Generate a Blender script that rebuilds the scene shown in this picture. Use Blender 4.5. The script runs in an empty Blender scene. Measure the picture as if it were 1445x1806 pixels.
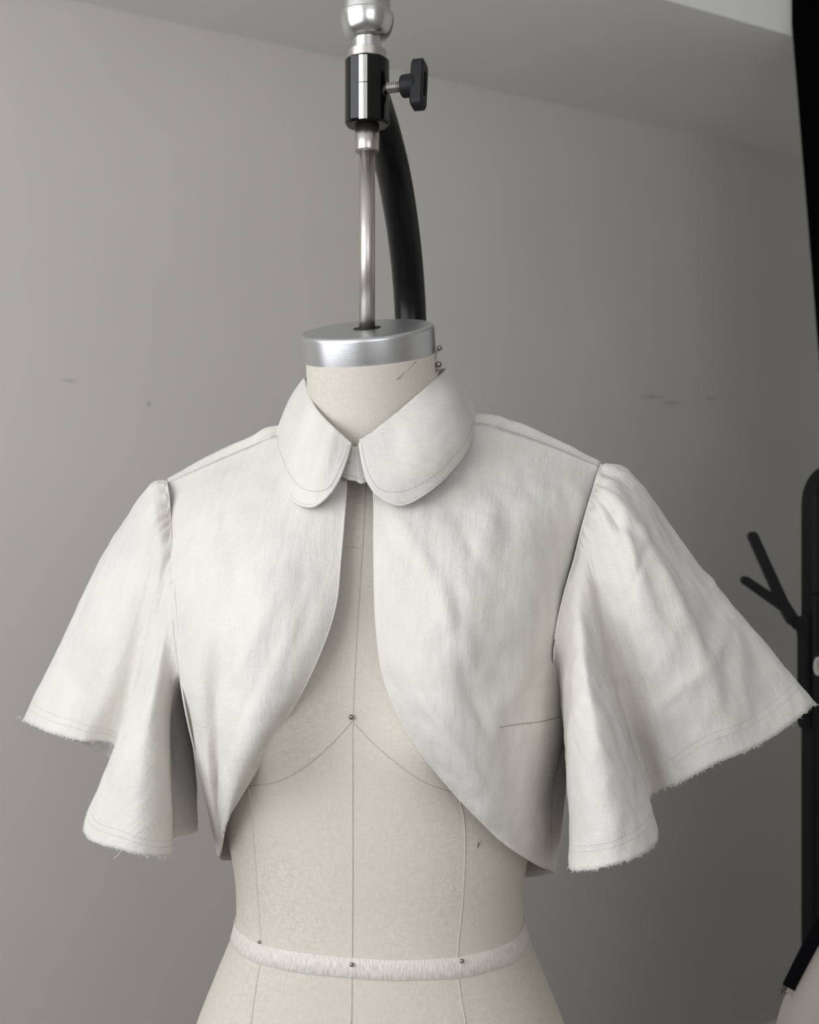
import bpy, bmesh, math, random
from mathutils import Vector, Matrix, noise
from mathutils.bvhtree import BVHTree

random.seed(7)
C = bpy.context.scene.collection
PI = math.pi

# ------------------------------------------------------------------ camera
F, CX, CY, H = 2200.0, 722.5, 903.0, 1.38        # focal length in px of a 1445 wide frame, lens height
cam = bpy.data.cameras.new('camera')
cam.sensor_fit = 'HORIZONTAL'
cam.sensor_width = 36.0
cam.lens = 36.0 * F / 1445.0
cam.clip_start = 0.02
cam.dof.use_dof = True
cam.dof.focus_distance = 1.0
cam.dof.aperture_fstop = 12.0
camo = bpy.data.objects.new('camera', cam)
camo.location = (0, 0, H)
camo.rotation_euler = (PI / 2, 0, 0)
C.objects.link(camo)
bpy.context.scene.camera = camo

# ------------------------------------------------------------------ room axes: u runs along the back wall, v into it
RA = math.radians(31.2)
UX, UY = math.cos(RA), math.sin(RA)
W0 = (0.0, 2.6)
def room(u, v, z):
    return Vector((W0[0] + u * UX - v * UY, W0[1] + u * UY + v * UX, z))

# ------------------------------------------------------------------ light
sc = bpy.context.scene
wd = bpy.data.worlds.new('sky')
sc.world = wd
wd.use_nodes = True
wn = wd.node_tree.nodes
wn['Background'].inputs[0].default_value = (0.85, 0.9, 1.0, 1)
wn['Background'].inputs[1].default_value = 0.6

def area(name, loc, target, sx, sy, energy, col):
    l = bpy.data.lights.new(name, 'AREA')
    l.shape = 'RECTANGLE'; l.size = sx; l.size_y = sy
    l.energy = energy; l.color = col
    o = bpy.data.objects.new(name, l)
    o.location = loc
    o.rotation_euler = (Vector(target) - Vector(loc)).to_track_quat('-Z', 'Y').to_euler()
    C.objects.link(o)
    return o
WIN_V, WIN_Z, WIN_W, WIN_H, LEFT_U = -1.65, 1.75, 2.1, 1.4, -2.5
FILL_U, FILL_Z, FILL_W, FILL_H, FRONT_V = -1.6, 1.8, 1.5, 1.2, -3.8  # invented opening in the unseen front wall, for the fill light
area('window_and_fill_light', room(LEFT_U - 0.02, WIN_V, WIN_Z), room(0, WIN_V, WIN_Z - 0.0), WIN_W, WIN_H, 29.5, (0.972, 0.984, 1.0))
area('window_and_fill_light', room(FILL_U, FRONT_V - 0.02, FILL_Z), room(FILL_U, 0, FILL_Z), FILL_W, FILL_H, 12.0, (0.972, 0.984, 1.0))  # added frontal fill that lifts the right side, no known window there

vs = sc.view_settings
sc.display_settings.display_device = 'sRGB'
vs.view_transform = 'Standard'
vs.look = 'None'
vs.exposure = -0.02
vs.gamma = 1.0
vs.use_curve_mapping = False

# ------------------------------------------------------------------ materials
def mat(name, col, rough=0.6, metal=0.0, spec=0.5):
    m = bpy.data.materials.new(name)
    m.use_nodes = True
    b = m.node_tree.nodes['Principled BSDF']
    b.inputs['Base Color'].default_value = (*col, 1)
    b.inputs['Roughness'].default_value = rough
    b.inputs['Metallic'].default_value = metal
    b.inputs['Specular IOR Level'].default_value = spec
    return m

class NT:
    def __init__(s, m):
        s.t = m.node_tree; s.n = s.t.nodes; s.l = s.t.links; s.b = s.n['Principled BSDF']
    def math(s, op, a, b=None, c=None):
        n = s.n.new('ShaderNodeMath'); n.operation = op
        for i, v in enumerate((a, b, c)):
            if v is None: continue
            if isinstance(v, (int, float)): n.inputs[i].default_value = v
            else: s.l.new(v, n.inputs[i])
        return n.outputs[0]
    def noise(s, scale, detail=3, vec=None, rough=0.5):
        n = s.n.new('ShaderNodeTexNoise')
        n.inputs['Scale'].default_value = scale; n.inputs['Detail'].default_value = detail
        n.inputs['Roughness'].default_value = rough
        if vec is None: vec = s.coord('Object')
        s.l.new(vec, n.inputs['Vector'])
        return n.outputs['Fac']
    def coord(s, which):
        n = s.n.new('ShaderNodeTexCoord'); return n.outputs[which]
    def mapping(s, vec, scale=(1, 1, 1), rot=(0, 0, 0)):
        n = s.n.new('ShaderNodeMapping'); n.inputs['Scale'].default_value = scale
        n.inputs['Rotation'].default_value = rot
        s.l.new(vec, n.inputs['Vector']); return n.outputs[0]
    def mix(s, fac, c1, c2):
        n = s.n.new('ShaderNodeMix'); n.data_type = 'RGBA'
        s.l.new(fac, n.inputs['Factor'])
        for sock, c in ((n.inputs['A'], c1), (n.inputs['B'], c2)):
            if isinstance(c, tuple): sock.default_value = (*c, 1)
            else: s.l.new(c, sock)
        return n.outputs['Result']
    def bump(s, h, strength, dist, prev=None):
        n = s.n.new('ShaderNodeBump')
        n.inputs['Strength'].default_value = strength; n.inputs['Distance'].default_value = dist
        s.l.new(h, n.inputs['Height'])
        if prev is not None: s.l.new(prev, n.inputs['Normal'])
        return n.outputs[0]
    def ramp(s, fac, a, b):
        n = s.n.new('ShaderNodeMapRange'); n.inputs['From Min'].default_value = a; n.inputs['From Max'].default_value = b
        s.l.new(fac, n.inputs['Value']); return n.outputs[0]
    def base(s, c): s.l.new(c, s.b.inputs['Base Color'])
    def normal(s, c): s.l.new(c, s.b.inputs['Normal'])

def herringbone(name, c_hi, c_lo, w=0.0062, period=0.0020):
    m = mat(name, c_hi, 0.85, 0, 0.25)
    t = NT(m)
    sep = t.n.new('ShaderNodeSeparateXYZ')
    uv = t.n.new('ShaderNodeUVMap')
    t.l.new(uv.outputs[0], sep.inputs[0])
    tri = t.math('PINGPONG', sep.outputs[0], w)
    ph = t.math('ADD', sep.outputs[1], t.math('MULTIPLY', tri, 1.5))
    wv = t.math('SINE', t.math('MULTIPLY', ph, 2 * PI / period))
    f = t.math('MULTIPLY_ADD', wv, 0.5, 0.5)
    soft = t.noise(14, 4)
    f2 = t.math('MULTIPLY', f, t.ramp(soft, 0.25, 0.75))
    t.base(t.mix(f2, c_lo, c_hi))
    bp = t.bump(wv, 0.3, 0.0004)
    bp = t.bump(t.noise(38, 5), 0.20, 0.006, bp)
    g = t.noise(1.0, 4, t.mapping(uv.outputs[0], (95, 20, 1), (0, 0, 0.12)), 0.6)      # creasing along the warp
    bp = t.bump(g, 0.38, 0.004, bp)
    g2 = t.noise(1.0, 3, t.mapping(uv.outputs[0], (14, 60, 1), (0, 0, 0.3)), 0.6)
    bp = t.bump(g2, 0.16, 0.004, bp)
    t.normal(bp)
    t.b.inputs['Sheen Weight'].default_value = 0.08
    return m

M = {}
M['cotton'] = herringbone('white_herringbone_cotton', (0.88, 0.862, 0.80), (0.65, 0.635, 0.59))
M['thread'] = mat('cotton_thread', (0.56, 0.545, 0.505), 0.9)
M['loose_thread'] = mat('loose_cotton_thread', (0.85, 0.84, 0.80), 0.9)

def linen():
    m = mat('beige_linen', (0.66, 0.60, 0.53), 0.9, 0, 0.2)
    t = NT(m)
    o = t.coord('Object')
    a = t.noise(700, 2, t.mapping(o, (1, 1, 0.25)))
    b = t.noise(700, 2, t.mapping(o, (0.25, 0.25, 1)))
    w = t.math('ADD', a, b)
    blot = t.noise(9, 4)
    c1 = t.mix(t.ramp(w, 0.75, 1.25), (0.60, 0.55, 0.485), (0.69, 0.645, 0.58))
    c2 = t.mix(t.ramp(blot, 0.35, 0.75), c1, (0.655, 0.61, 0.55))
    speck = t.n.new('ShaderNodeTexVoronoi'); speck.inputs['Scale'].default_value = 20
    t.l.new(o, speck.inputs['Vector'])
    sp = t.math('LESS_THAN', speck.outputs['Distance'], 0.016)
    t.base(t.mix(t.math('MULTIPLY', sp, 0.4), c2, (0.25, 0.2, 0.16)))
    t.normal(t.bump(t.noise(420, 4), 0.22, 0.0008, t.bump(w, 0.12, 0.0004)))
    return m
M['linen'] = linen()
M['welt'] = mat('linen_seam', (0.60, 0.545, 0.475), 0.9)
M['bust_stitch'] = mat('brown_seam_stitching', (0.40, 0.36, 0.31), 0.9)

def tape():
    m = mat('twill_tape', (0.8, 0.78, 0.74), 0.8)
    t = NT(m)
    uv = t.n.new('ShaderNodeUVMap').outputs[0]
    v = t.n.new('ShaderNodeTexNoise'); v.inputs['Scale'].default_value = 1.0
    t.l.new(t.mapping(uv, (1000, 260, 1)), v.inputs['Vector'])
    n2 = t.noise(120, 3)
    t.base(t.mix(t.ramp(v.outputs['Fac'], 0.35, 0.65), t.mix(n2, (0.58, 0.53, 0.48), (0.68, 0.64, 0.59)), (0.80, 0.77, 0.72)))
    t.normal(t.bump(v.outputs['Fac'], 0.6, 0.0008))
    return m
M['tape'] = tape()

def brushed(name, col, rough, sc_=(1, 1, 60), amount=0.12):
    m = mat(name, col, rough, 1.0)
    t = NT(m)
    n = t.noise(40, 4, t.mapping(t.coord('Object'), sc_))
    r = t.math('MULTIPLY_ADD', n, amount, rough - amount * 0.5)
    t.l.new(r, t.b.inputs['Roughness'])
    t.normal(t.bump(n, 0.06, 0.0006))
    return m
M['aluminium'] = brushed('brushed_aluminium', (0.62, 0.63, 0.645), 0.33)
M['polished'] = brushed('clamp_reflection', (0.80, 0.80, 0.79), 0.16)  # bright metal standing in for the reflection on the black clamp
M['aluminium_turned'] = brushed('turned_aluminium', (0.64, 0.64, 0.63), 0.25)
M['steel'] = brushed('stainless_steel', (0.54, 0.52, 0.49), 0.37, (60, 60, 2))
M['bushing'] = brushed('worn_steel', (0.48, 0.455, 0.425), 0.3, (40, 40, 20))
M['black_gloss'] = mat('gloss_black_enamel', (0.003, 0.003, 0.0035), 0.09, 0, 0.4)
M['black_plastic'] = mat('black_plastic', (0.008, 0.0085, 0.0095), 0.5, 0, 0.3)
M['black_satin'] = mat('satin_black_paint', (0.004, 0.0042, 0.005), 0.3, 0, 0.28)
M['black_metal'] = mat('matt_black_metal', (0.004, 0.0045, 0.0055), 0.5, 0, 0.22)
M['black_board'] = mat('flat_black_board', (0.0015, 0.0015, 0.0017), 0.9, 0, 0.02)
M['black_ribbon'] = mat('black_ribbon', (0.004, 0.004, 0.006), 0.85, 0, 0.1)
M['pin'] = mat('pin_steel', (0.30, 0.29, 0.28), 0.22, 1.0)
M['sticker'] = mat('sticker_white', (0.70, 0.70, 0.68), 0.6)
M['sticker_red'] = mat('sticker_red', (0.45, 0.10, 0.11), 0.6)
M['beige'] = mat('beige_cloth', (0.66, 0.615, 0.565), 0.9, 0, 0.2)

def wall_paint(name, col, marks=()):
    m = mat(name, col, 0.75, 0, 0.3)
    t = NT(m)
    n = t.noise(3.0, 3)
    d = tuple(c * 0.955 for c in col)
    c = t.mix(t.ramp(n, 0.3, 0.7), d, col)
    g = t.n.new('ShaderNodeNewGeometry').outputs['Position']
    for (p, axis, ln, wd_, amt) in marks:             # scuffs left on the paint
        sub = t.n.new('ShaderNodeVectorMath'); sub.operation = 'SUBTRACT'
        t.l.new(g, sub.inputs[0]); sub.inputs[1].default_value = p
        mp = t.mapping(sub.outputs[0], (1 / ln, 1 / ln, 1 / wd_))
        le = t.n.new('ShaderNodeVectorMath'); le.operation = 'LENGTH'
        t.l.new(mp, le.inputs[0])
        f = t.math('MULTIPLY', t.ramp(le.outputs['Value'], 1.0, 0.2), t.math('MULTIPLY', t.noise(90, 4), amt))
        c = t.mix(f, c, tuple(x * 0.45 for x in col))
    t.base(c)
    t.normal(t.bump(t.noise(220, 3), 0.06, 0.001))
    return m

def on_wall(px, py):                                  # point of the back wall seen at a pixel
    k = (px - CX) / F
    Y = W0[1] / (1 - k * UY / UX)
    return Vector((k * Y, Y, H + (CY - py) / F * Y))
WALL_COL = (0.69, 0.665, 0.625)
M['wall'] = wall_paint('grey_wall_paint', WALL_COL, [(on_wall(1150, 700), 0, 0.05, 0.007, 0.9), (on_wall(1185, 711), 0, 0.04, 0.006, 0.9), (on_wall(1255, 703), 0, 0.03, 0.005, 0.8),
     (on_wall(263, 713), 0, 0.006, 0.006, 1.2), (on_wall(122, 671), 0, 0.02, 0.005, 0.8)])
M['soffit'] = wall_paint('soffit_paint', (0.90, 0.90, 0.865))
M['ceiling'] = wall_paint('ceiling_paint', (0.88, 0.87, 0.85))
M['floor'] = wall_paint('grey_floor', (0.30, 0.285, 0.265))
M['white_trim'] = mat('white_window_paint', (0.7, 0.7, 0.69), 0.5)

# ------------------------------------------------------------------ helpers
def obj(name, bm, m, parent=None, smooth=True, kind=None):
    me = bpy.data.meshes.new(name)
    bmesh.ops.recalc_face_normals(bm, faces=bm.faces[:]) if smooth != 'keep' else None
    bm.to_mesh(me); bm.free()
    if smooth:
        me.polygons.foreach_set('use_smooth', [True] * len(me.polygons))
    me.materials.append(m)
    o = bpy.data.objects.new(name, me)
    C.objects.link(o)
    if parent is not None:
        o.parent = parent
        o.matrix_parent_inverse = parent.matrix_world.inverted() if parent.type == 'MESH' else Matrix.Translation(-parent.location)
    if kind: o['kind'] = kind
    return o

def sharp(o, deg=35):
    o.data.set_sharp_from_angle(angle=math.radians(deg))
    return o

def tag(o, label, cat, group=None):
    o['label'] = label; o['category'] = cat
    if group: o['group'] = group
    return o

def thing(name, label, cat, loc=(0, 0, 0), group=None):
    o = bpy.data.objects.new(name, None); C.objects.link(o)
    o.location = loc; o.empty_display_size = 0.05
    return tag(o, label, cat, group)

def lathe(bm, prof, axis_o, axis=(0, 0, 1), seg=48, cap=True):
    axis = Vector(axis).normalized()
    q = axis.to_track_quat('Z', 'Y')
    rings = []
    for r, h in prof:
        rings.append([bm.verts.new(Vector(axis_o) + q @ Vector((r * math.cos(2 * PI * i / seg), r * math.sin(2 * PI * i / seg), h))) for i in range(seg)])
    for a, b in zip(rings, rings[1:]):
        for i in range(seg):
            bm.faces.new((a[i], a[(i + 1) % seg], b[(i + 1) % seg], b[i]))
    if cap:
        bm.faces.new(rings[0][::-1]); bm.faces.new(rings[-1])
    return bm

def tube(bm, pts, r, seg=12, cap=True):
    pts = [Vector(p) for p in pts]
    n = len(pts)
    rr = r if hasattr(r, '__len__') else [r] * n
    rings = []
    up = None
    for i, p in enumerate(pts):
        t = (pts[min(i + 1, n - 1)] - pts[max(i - 1, 0)]).normalized()
        if up is None:
            up = t.orthogonal().normalized()
        else:
            up = (up - t * up.dot(t)).normalized()
        s = t.cross(up)
        rings.append([bm.verts.new(p + (up * math.cos(2 * PI * k / seg) + s * math.sin(2 * PI * k / seg)) * rr[i]) for k in range(seg)])
    for a, b in zip(rings, rings[1:]):
        for k in range(seg):
            bm.faces.new((a[k], a[(k + 1) % seg], b[(k + 1) % seg], b[k]))
    if cap:
        bm.faces.new(rings[0][::-1]); bm.faces.new(rings[-1])
    return bm

def prism(bm, outline, o, ax, ay, az, depth):
    """outline in the plane (ax, ay) through o, given depth along az."""
    o, ax, ay, az = Vector(o), Vector(ax), Vector(ay), Vector(az)
    f = [bm.verts.new(o + ax * x + ay * y) for x, y in outline]
    b = [bm.verts.new(o + ax * x + ay * y + az * depth) for x, y in outline]
    bm.faces.new(f); bm.faces.new(b[::-1])
    n = len(f)
    for i in range(n):
        bm.faces.new((f[i], b[i], b[(i + 1) % n], f[(i + 1) % n]))
    return bm

def box_uv(bm, u0, u1, v0, v1, z0, z1):
    c = [room(u, v, z) for z in (z0, z1) for u, v in ((u0, v0), (u1, v0), (u1, v1), (u0, v1))]
    vs_ = [bm.verts.new(p) for p in c]
    for f in ((0, 3, 2, 1), (4, 5, 6, 7), (0, 1, 5, 4), (1, 2, 6, 5), (2, 3, 7, 6), (3, 0, 4, 7)):
        bm.faces.new([vs_[i] for i in f])
    return bm

def cr(p0, p1, p2, p3, t):
    return 0.5 * ((2 * p1) + (p2 - p0) * t + (2 * p0 - 5 * p1 + 4 * p2 - p3) * t * t + (3 * p1 - p0 - 3 * p2 + p3) * t * t * t)

def spline(pts, t, closed=False):
    """Catmull-Rom through pts, t in 0..1."""
    n = len(pts)
    if closed:
        x = (t % 1.0) * n; i = int(math.floor(x)); f = x - i
        return cr(pts[(i - 1) % n], pts[i % n], pts[(i + 1) % n], pts[(i + 2) % n], f)
    x = min(max(t, 0.0), 1.0) * (n - 1); i = min(int(x), n - 2); f = x - i
    p0 = pts[i - 1] if i > 0 else 2 * pts[0] - pts[1]
    p3 = pts[i + 2] if i + 2 < n else 2 * pts[-1] - pts[-2]
    return cr(p0, pts[i], pts[i + 1], p3, f)

# form-local frame: origin on the axis of the torso, front = -y, right (as seen) = +x
OX, D, PHI = -0.027, 1.09, math.radians(-10)
CP, SP = math.cos(PHI), math.sin(PHI)
def loc2w(x, y, z):                                   # z is measured from the lens height
    return Vector((OX + x * CP - y * SP, D + x * SP + y * CP, H + z))
def L(px, py, yl):
    k = (px - CX) / F
    x = (k * D + k * yl * CP - OX + yl * SP) / (CP - k * SP)
    Y = D + x * SP + yl * CP
    return Vector((k * Y, Y, H + (CY - py) / F * Y))
def Wp(px, py, Y):
    return Vector(((px - CX) / F * Y, Y, H + (CY - py) / F * Y))

# ------------------------------------------------------------------ the room
def structure(name, bm, m):
    o = obj(name, bm, m, smooth=False); o['kind'] = 'structure'; return o
CEIL, SOF_Z, SOF_V = 2.62, H + 0.9159, -0.553
U0, U1, V0 = LEFT_U, 1.62, FRONT_V
structure('wall_back', box_uv(bmesh.new(), U0 - 0.1, U1 + 0.1, 0, 0.1, 0, CEIL), M['wall'])
structure('trim_1', box_uv(bmesh.new(), U0, U1, SOF_V, 0, SOF_Z, CEIL), M['soffit'])
structure('floor', box_uv(bmesh.new(), U0 - 0.1, U1 + 0.1, V0 - 0.1, 0.1, -0.1, 0), M['floor'])
structure('ceiling', box_uv(bmesh.new(), U0 - 0.1, U1 + 0.1, V0 - 0.1, 0.1, CEIL, CEIL + 0.1), M['ceiling'])
structure('wall_right', box_uv(bmesh.new(), U1, U1 + 0.1, V0, 0, 0, CEIL), M['ceiling'])  # unseen side wall, set close and whiter to bounce light onto the right side
wf = bmesh.new()  # unseen front wall, opened for the added fill light
wu0, wu1, wy0, wy1 = FILL_U - FILL_W / 2, FILL_U + FILL_W / 2, FILL_Z - FILL_H / 2, FILL_Z + FILL_H / 2
box_uv(wf, U0 - 0.1, wu0, V0 - 0.1, V0, 0, CEIL); box_uv(wf, wu1, U1 + 0.1, V0 - 0.1, V0, 0, CEIL)
box_uv(wf, wu0, wu1, V0 - 0.1, V0, 0, wy0); box_uv(wf, wu0, wu1, V0 - 0.1, V0, wy1, CEIL)
structure('wall_front', wf, M['wall'])
wl = bmesh.new()
wv0, wv1, wz0, wz1 = WIN_V - WIN_W / 2, WIN_V + WIN_W / 2, WIN_Z - WIN_H / 2, WIN_Z + WIN_H / 2
box_uv(wl, U0 - 0.1, U0, V0, wv0, 0, CEIL); box_uv(wl, U0 - 0.1, U0, wv1, 0, 0, CEIL)
box_uv(wl, U0 - 0.1, U0, wv0, wv1, 0, wz0); box_uv(wl, U0 - 0.1, U0, wv0, wv1, wz1, CEIL)
structure('wall_left', wl, M['wall'])
fr = bmesh.new()
for a in ((wv0, wv0 + 0.04, wz0, wz1), (wv1 - 0.04, wv1, wz0, wz1), (wv0, wv1, wz0, wz0 + 0.04), (wv0, wv1, wz1 - 0.04, wz1)):
    box_uv(fr, U0 - 0.085, U0 - 0.035, *a)
structure('window_1', fr, M['white_trim'])
fr = bmesh.new()  # frame of the made-up window that carries the fill light
for a in ((wu0, wu0 + 0.04, wy0, wy1), (wu1 - 0.04, wu1, wy0, wy1), (wu0, wu1, wy0, wy0 + 0.04), (wu0, wu1, wy1 - 0.04, wy1)):
    box_uv(fr, a[0], a[1], V0 - 0.085, V0 - 0.035, a[2], a[3])
structure('fill_window', fr, M['white_trim'])
bb = box_uv(bmesh.new(), U0 + 0.001, U1 - 0.001, -0.014, -0.0005, 0.0005, 0.09)
structure('baseboard_back', bb, M['white_trim'])

# ------------------------------------------------------------------ dress form: torso
RINGS = [  # z, centre y, half width, front depth, back depth, forward tilt
    (-0.66, 0, 0.176, 0.120, 0.128, 0), (-0.60, 0, 0.183, 0.127, 0.132, 0), (-0.54, 0, 0.182, 0.127, 0.132, 0),
    (-0.49, 0, 0.174, 0.122, 0.125, 0), (-0.445, 0, 0.160, 0.115, 0.115, 0), (-0.40, 0, 0.142, 0.108, 0.101, 0),
    (-0.36, 0, 0.1262, 0.103, 0.092, 0), (-0.33, 0, 0.1245, 0.101, 0.088, 0), (-0.296, 0, 0.129, 0.102, 0.090, 0),
    (-0.246, 0, 0.141, 0.104, 0.096, 0), (-0.18, 0, 0.152, 0.104, 0.100, 0), (-0.10, 0, 0.158, 0.102, 0.102, 0),
    (-0.03, 0, 0.155, 0.082, 0.090, 0), (0.0, 0, 0.140, 0.068, 0.080, 0), (0.02, 0, 0.115, 0.058, 0.072, 0),
    (0.038, -0.002, 0.088, 0.057, 0.066, 2), (0.052, -0.005, 0.070, 0.058, 0.062, 5), (0.066, -0.009, 0.0605, 0.0575, 0.060, 9),
    (0.085, -0.014, 0.0572, 0.057, 0.057, 13), (0.110, -0.019, 0.0564, 0.0565, 0.0565, 16), (0.1335, -0.0245, 0.0560, 0.0562, 0.0562, 16)]
CAP_C = None
def torso_pt(ring, a):
    z, yc, A, bf, bb_, tilt = ring
    s, c = math.sin(a), math.cos(a)
    e = 2.0 / (2.35 if z < 0.03 else 2.0)
    x = A * math.copysign(abs(s) ** e, s)
    d = math.copysign(abs(c) ** e, c)
    y = -d * bf if d > 0 else -d * bb_
    if d > 0 and z < 0.03:
        for bx in (-0.076, 0.076):
            y -= 0.046 * math.exp(-((x - bx) / 0.048) ** 2 - ((z + 0.165) / (0.048 if z < -0.165 else 0.075)) ** 2) * min(1, d * 2)
    zz = z + y * math.tan(math.radians(tilt)) + x * math.tan(math.radians(1.6)) * (tilt / 16)
    return loc2w(x + (0.0015 if tilt < 0.5 else -0.0012 * min(tilt / 12, 1)), y + yc, zz)
SEG = 128
def ring_at(t):
    n = len(RINGS); x = t * (n - 1); i = min(int(x), n - 2); f = x - i
    g = lambda k, c: RINGS[min(max(k, 0), n - 1)][c]
    return tuple(cr(g(i - 1, c), g(i, c), g(i + 1, c), g(i + 2, c), f) for c in range(6))
bm = bmesh.new()
NR = 120
grid = []
for j in range(NR + 1):
    r = ring_at(j / NR)
    grid.append([bm.verts.new(torso_pt(r, 2 * PI * i / SEG)) for i in range(SEG)])
for a, b in zip(grid, grid[1:]):
    for i in range(SEG):
        bm.faces.new((a[i], a[(i + 1) % SEG], b[(i + 1) % SEG], b[i]))
bm.faces.new(grid[0][::-1]); bm.faces.new(grid[-1])
bmesh.ops.recalc_face_normals(bm, faces=bm.faces[:])
TORSO = BVHTree.FromBMesh(bm)
form = thing('dress_form', 'beige linen dress form torso with aluminium neck cap, wearing the cropped white jacket', 'dress form', loc2w(0, 0, -0.66))
sharp(obj('torso', bm, M['linen'], form), 50)
CAMP = Vector((0, 0, H))
def hit(px, py):
    d = Wp(px, py, 1.0) - CAMP
    p, n, i, ds = TORSO.ray_cast(CAMP, d.normalized())
    return p, n
def dense(pts, n):
    vs_ = [Vector((p[0], p[1], 0)) for p in pts]
    return [spline(vs_, k / (n - 1)) for k in range(n)]
def seam(name, pts, m, r=0.0006, n=60, lift=0.1, parent=form):
    bm = bmesh.new(); w = []
    for q in dense(pts, n):
        p, nn = hit(q.x, q.y)
        if p is not None: w.append(p + nn * r * lift)
    tube(bm, w, r, 6)
    return obj(name, bm, m, parent)
seam('seam', [(646, 850), (640, 960), (631, 1100), (623, 1260), (622, 1400), (622, 1560), (621, 1680), (620, 1806)], M['welt'])
seam('seam', [(800, 1380), (818, 1440), (820, 1520), (815, 1600), (807, 1690), (812, 1750), (822, 1806)], M['welt'])
seam('seam', [(438, 1390), (446, 1450), (452, 1540), (459, 1640), (460, 1690), (452, 1740), (443, 1806)], M['welt'])
seam('seam', [(606, 966), (622, 965), (638, 966)], M['welt'], 0.0003, 20)
def stitch_on_form(pts, n):
    bm = bmesh.new(); q = dense(pts, n * 3)
    for k in range(n):
        w = []
        for s in (0, 1, 2):
            p, nn = hit(q[min(3 * k + s, len(q) - 1)].x, q[min(3 * k + s, len(q) - 1)].y)
            if p is not None: w.append(p + nn * 0.0001)
        if len(w) == 3: tube(bm, w[:3], 0.00033, 5)
    return bm
obj('underbust_stitching', stitch_on_form([(622, 1272), (585, 1312), (540, 1350), (490, 1378), (440, 1387)], 46), M['bust_stitch'], form, kind='stuff')
obj('underbust_stitching', stitch_on_form([(622, 1272), (660, 1312), (705, 1350), (750, 1380), (800, 1398)], 46), M['bust_stitch'], form, kind='stuff')

# neck cap
tl = math.radians(16)
cap_n = Vector((-math.sin(math.radians(4.4)), -math.sin(tl), math.cos(tl))).normalized()
cap_o = loc2w(-0.0032, -0.0245, 0.1350)
RC = 0.0572
prof = [(RC, -0.0012), (RC, 0.0185)] + [(RC - 0.0035 + 0.0035 * math.cos(a), 0.0185 + 0.0035 * math.sin(a)) for a in [i * PI / 12 for i in range(1, 7)]] + [(0.012, 0.0221), (0.0119, 0.016)]
sharp(obj('neck_cap', lathe(bmesh.new(), prof, cap_o, cap_n, 96), M['aluminium'], form), 40)
cap_top = cap_o + cap_n * 0.0221
obj('cap_socket', lathe(bmesh.new(), [(0.0118, 0.0217), (0.0118, 0.0225)], cap_o, cap_n, 40), M['black_plastic'], form, smooth=False)
# hanging rod
RX, RY = cap_top.x, cap_top.y
def zr(py): return H + (CY - py) / F * RY
obj('hanging_rod', lathe(bmesh.new(), [(0.0068, cap_top.z - 0.006 - 0), (0.0068, zr(262))], (RX, RY, 0), (0, 0, 1), 32), M['steel'], form)

# ------------------------------------------------------------------ stand of the form
PX0, PY0 = 0.002, 1.31
stand = thing('dress_form_stand', 'black gooseneck stand rising behind the dress form, clamping its steel hanging rod', 'stand', (PX0, PY0, 0))
obj('bushing', sharp_bm if False else lathe(bmesh.new(), [(0.0100, zr(268)), (0.0104, zr(266)), (0.0104, zr(215))], (RX, RY, 0), seg=40), M['bushing'], stand)
# clamp collar: a round block with two planed flats
bm = bmesh.new()
def clamp_ring(z, r):
    out = []
    for i in range(64):
        a = 2 * PI * i / 64
        x, y = r * math.cos(a), r * math.sin(a)
        for fa in (-2.02, -1.22):                     # flats left and right of the front
            nx, ny = math.cos(fa), math.sin(fa)
            d = x * nx + y * ny
            lim = r * 0.955
            if d > lim: x -= nx * (d - lim); y -= ny * (d - lim)
        out.append(bm.verts.new((RX + x, RY + y, z)))
    return out
zc0, zc1 = zr(222), zr(106)
rs = [clamp_ring(z, r) for z, r in ((zc0, 0.0172), (zc0 + 0.002, 0.0189), (zc1 - 0.0015, 0.0189), (zc1, 0.0176))]
for a, b in zip(rs, rs[1:]):
    for i in range(64): bm.faces.new((a[i], a[(i + 1) % 64], b[(i + 1) % 64], b[i]))
bm.faces.new(rs[0][::-1]); bm.faces.new(rs[-1])
clamp = sharp(obj('clamp_collar', bm, M['black_gloss'], stand), 14)
# reflection on the clamp's front flat, modelled as a bright strip with a seam
bm = bmesh.new()
pts = []
for i in range(9):
    a = -PI / 2 - 0.33 + 0.37 * i / 8
    pts.append((RX + 0.0191 * math.cos(a), RY + 0.0191 * math.sin(a)))
zz = [zr(221), zr(158.5), zr(157), zr(110)]
for z0_, z1_ in ((zz[0], zz[1]), (zz[2], zz[3])):
    va = [bm.verts.new((x, y, z0_)) for x, y in pts]; vb = [bm.verts.new((x, y, z1_)) for x, y in pts]
    vc = [bm.verts.new((RX + (x - RX) * 0.93, RY + (y - RY) * 0.93, z0_)) for x, y in pts]
    vd = [bm.verts.new((RX + (x - RX) * 0.93, RY + (y - RY) * 0.93, z1_)) for x, y in pts]
    for i in range(8):
        bm.faces.new((va[i], va[i + 1], vb[i + 1], vb[i])); bm.faces.new((vc[i], vd[i], vd[i + 1], vc[i + 1]))
        bm.faces.new((va[i], vc[i], vc[i + 1], va[i + 1])); bm.faces.new((vb[i], vb[i + 1], vd[i + 1], vd[i]))
    bm.faces.new((va[0], vb[0], vd[0], vc[0])); bm.faces.new((va[-1], vc[-1], vd[-1], vb[-1]))
k_ = sharp(obj('reflection_strip', bm, M['polished'], stand), 30); k_['label'] = 'bright reflection on the front flat of the black clamp, built as a metal strip'
obj('nickel_ring', lathe(bmesh.new(), [(0.0155, zr(108)), (0.0163, zr(106)), (0.0163, zr(91)), (0.0155, zr(90))], (RX, RY, 0), seg=48), M['steel'], stand)
sharp(bpy.data.objects['nickel_ring'], 30)
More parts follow.
